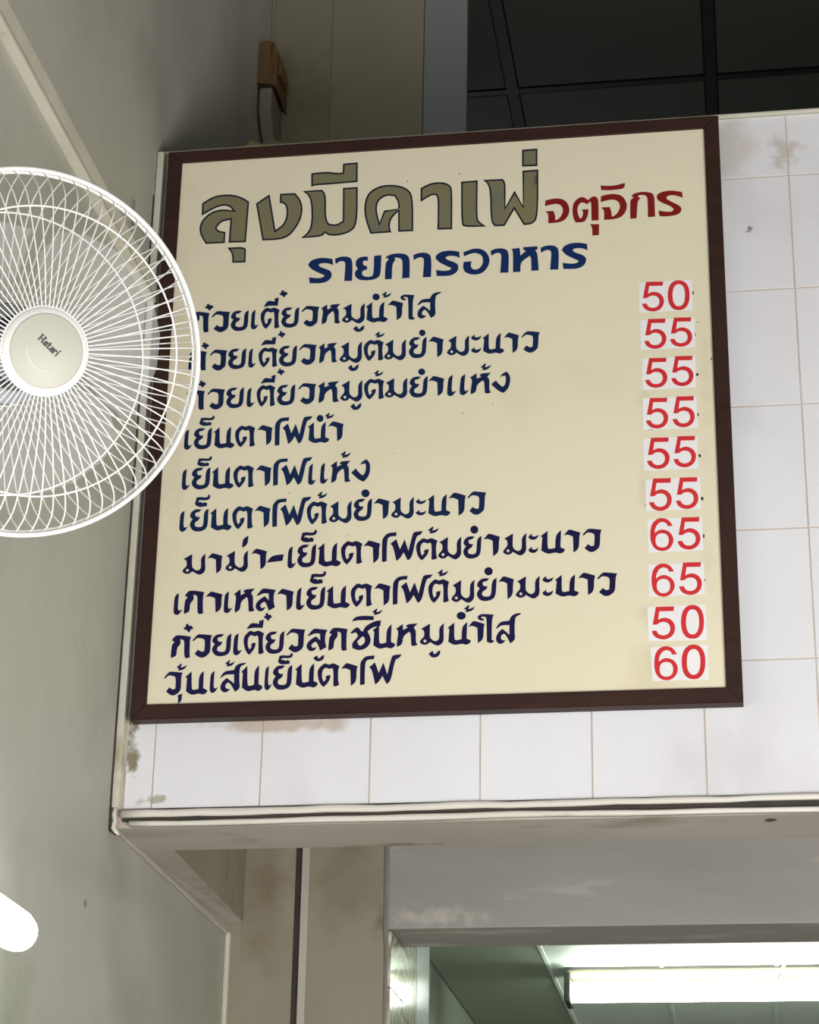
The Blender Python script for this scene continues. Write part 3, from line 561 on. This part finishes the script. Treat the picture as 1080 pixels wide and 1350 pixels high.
# badge lettering
ST = {'H': [[(0,0),(0,1)],[(.62,0),(.62,1)],[(0,.5),(.62,.5)],[(-.12,1),(.14,1)],[(.5,1),(.75,1)]], 'a': [[(.5,.62),(.12,.62)],[(.5,.66),(.5,0)],[(.5,.05),(.08,.05),(.04,.2),(.1,.36),(.5,.36)]],
      't': [[(.16,.95),(.16,.08),(.42,.06)],[(0,.64),(.4,.64)]], 'r': [[(0,0),(0,.66)],[(0,.5),(.2,.64),(.42,.62)]], 'i': [[(.05,0),(.05,.62)]]}
def stroke(bm, pts, w_, f, off):
    Pn = FM @ Vector((0, 0, .0925)); inv = FM.inverted()
    for a, b in zip(pts, pts[1:]):
        a, b = Vector(a), Vector(b); d = (b - a).normalized(); n_ = Vector((-d.y, d.x)) * w_ / 2; a2, b2 = a - d * w_ / 3, b + d * w_ / 3
        flat(bm, [[f(a2 + n_), f(b2 + n_), f(b2 - n_), f(a2 - n_)]], Pn, A, off, inv)
bm = bmesh.new(); cur = Vector((50.6, 447.6)); ud = Vector((.72, .69)).normalized(); vd = Vector((ud.y, -ud.x)); hh = 8.6
for i_, (ch, adv) in enumerate((('H', .92), ('a', .72), ('t', .62), ('a', .74), ('r', .58), ('i', .2))):
    for s_ in ST[ch]: stroke(bm, s_, .25, lambda q: tuple(cur + ud * (q[0] * hh) + vd * (q[1] * hh)), .0002 + .00001 * i_)
    if ch == 'i':
        c_ = cur + ud * .1 * hh + vd * 1.0 * hh
        flat(bm, [[(c_.x + 1.35 * math.cos(t / 2), c_.y + 1.35 * math.sin(t / 2)) for t in range(12)]], FM @ Vector((0, 0, .0925)), A, .0003, FM.inverted())
    cur = cur + ud * adv * hh
bmesh.ops.recalc_face_normals(bm, faces=bm.faces); link('badge_lettering', bm, M_logo, cap)
# blades and hub at rest
bh = bmesh.new(); lathe(bh, [(0, .045), (.024, .043), (.034, .034), (.036, .0), (.034, -.02), (0, -.02)], 40); hub = link('blade_hub', bh, M_blade, fan, True)
for k in range(3):
    bm = bmesh.new(); NR, NA = 9, 9; grid = []
    for i in range(NR):
        t = i / (NR - 1); r_ = .033 + t * .138; half = math.radians(22 + 36 * math.sin(min(1, t * 1.15) * math.pi * .62)); row = []
        for j in range(NA):
            s_ = j / (NA - 1) * 2 - 1; an = s_ * half + math.radians(-18 * t); rr = r_ - (.022 * t * s_ * s_)
            row.append(bm.verts.new((rr * math.cos(an), rr * math.sin(an), .006 + s_ * .021 * (1 - .35 * t) + .006 * t)))
        grid.append(row)
    for i in range(NR - 1):
        for j in range(NA - 1): bm.faces.new((grid[i][j], grid[i + 1][j], grid[i + 1][j + 1], grid[i][j + 1]))
    ob = link('blade', bm, M_blade, fan, True); ob.rotation_euler = (0, 0, math.radians(52 + 120 * k))
# motor housing, neck and wall bracket
bm = bmesh.new(); lathe(bm, [(0, -.035), (.045, -.036), (.056, -.05), (.062, -.075), (.062, -.15), (.052, -.18), (.03, -.196), (0, -.2)], 40); mh = link('motor_housing', bm, M_motor, fan, True)
for k in range(18):
    an = 2 * math.pi * k / 18; bm = bmesh.new(); box(bm, (.0615, -.004, -.12), (.0632, .004, -.08)); o = link('vent_slot', bm, M_slot, mh); o.rotation_euler = (0, 0, an)
bm = bmesh.new(); lathe(bm, [(.036, -.0325), (.046, -.0335), (.0465, -.037), (.036, -.038)], 32); link('dark_seal', bm, M_slot, mh)
inv = FM.inverted()
def fl(v): return inv @ Vector(v)
bm = bmesh.new(); tube(bm, [FM.inverted() @ (FM @ Vector((0, 0, -.16))), fl((.12, -1.24, .03)), fl((.1, -1.22, -.06)), fl((.03, -1.2, -.09)), fl((XL + .03, -1.2, -.09))], [.028, .027, .026, .03, .032], 16); link('neck', bm, M_white, fan, True)
bm = bmesh.new(); box(bm, (XL + .0005, -1.27, -.2), (XL + .045, -1.13, .0), .012, 3); bm.transform(inv); link('wall_bracket', bm, M_white, fan)

# ------------------------------------------------------------------ tube lamps
tl = empty('tube_lamp', (XL, -.95, -.46)); setp(tl, 'bright tube lamp on the left wall, only its glowing end in view', 'lamp', None)
o0 = Vector((XL, -.95, -.46)); lo = lambda v: tuple(Vector(v) - o0)
bm = bmesh.new(); tube(bm, [lo((XL + .062, y, -.513)) for y in (-1.80, -1.795, -1.78, -.627, -.604, -.592, -.585)], [.012, .026, .031, .031, .028, .02, .008], 20); link('glass_tube', bm, M_tube_l, tl, True)
bm = bmesh.new(); box(bm, lo((XL + .0002, -1.82, -.511)), lo((XL + .028, -.64, -.467)), .003); link('batten', bm, M_white, tl)
bm = bmesh.new(); box(bm, lo((XL + .026, -.652, -.517)), lo((XL + .044, -.638, -.479)), .003); link('lamp_holder', bm, M_white, tl)
il = empty('tube_lamp', (1.2, 2.42, .05)); setp(il, 'lit greenish white tube lamp on a batten in the back room ceiling', 'lamp')
o1 = Vector((1.2, 2.42, .05)); li = lambda v: tuple(Vector(v) - o1)
bm = bmesh.new(); tube(bm, [li((x, 2.60, -.024)) for x in (.585, 1.80)], .029, 20); link('glass_tube', bm, M_tube_i, il, True)
bm = bmesh.new(); prism(bm, [(2.61, .0445), (2.61, .032), (2.62, .022), (2.70, .022), (2.71, .032), (2.71, .0445)], .573, 1.815, lambda y, z, x: li((x, y, z))); link('batten', bm, M_fix, il)
for x in (.568, 1.801):
    bm = bmesh.new(); box(bm, li((x, 2.565, -.056)), li((x + .018, 2.685, .03)), .003); link('lamp_holder', bm, M_dark, il)
bm = bmesh.new(); box(bm, li((.573, 2.600, .040)), li((1.815, 2.612, .0484))); link('shadow_gap_strip', bm, M_dark, il)
hk = bmesh.new(); tube(hk, [li((1.19, 2.56, .045)), li((1.18, 2.55, .025)), li((1.168, 2.555, .004)), li((1.175, 2.58, .002))], .005, 6); link('wire_hook', hk, M_white, il, True)

# ------------------------------------------------------------------ back room behind the lintel
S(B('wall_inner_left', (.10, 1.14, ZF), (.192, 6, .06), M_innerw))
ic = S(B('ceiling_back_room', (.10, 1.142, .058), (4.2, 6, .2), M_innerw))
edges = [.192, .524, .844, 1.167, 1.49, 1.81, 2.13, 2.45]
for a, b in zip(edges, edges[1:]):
    B('panel', (a + .003, 1.15, .0485), (b - .003, 5.9, .06), M_inner if a > .5 else M_innerw, ic, .0015)  # leftmost panel coloured darker so it stays dim beside the lit ones
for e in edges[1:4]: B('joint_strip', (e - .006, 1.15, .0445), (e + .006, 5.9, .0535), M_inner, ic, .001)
jb = S(B('wall_doorway_reveal', (.192, YD + .19, ZF), (.3265, 1.536, .055), M_ltile))
def rtile(y0, y1, z0, z1, m, x=.3265):
    bm = bmesh.new(); box(bm, (x, y0 + .0012, z0 + .0012), (x + .006, y1 - .0012, z1 - .0012), .001); link('tile', bm, m, jb)
B('jamb_backing', (.3225, .951, ZF), (.3265, 1.138, ZB + .003), M_grout, jb)
zz = [ZB + .002, -.31, -.56, -.81, -1.06]
for z1, z0 in zip(zz, zz[1:]):
    rtile(.952, 1.14, z0, z1, M_swirl); rtile(1.14, 1.34, z0 - .03, z1 - .03 if z1 < -.2 else .05, M_swirl); rtile(1.342, 1.53, z0 - .1, z1 - .1 if z1 < -.2 else .05, M_ltile)
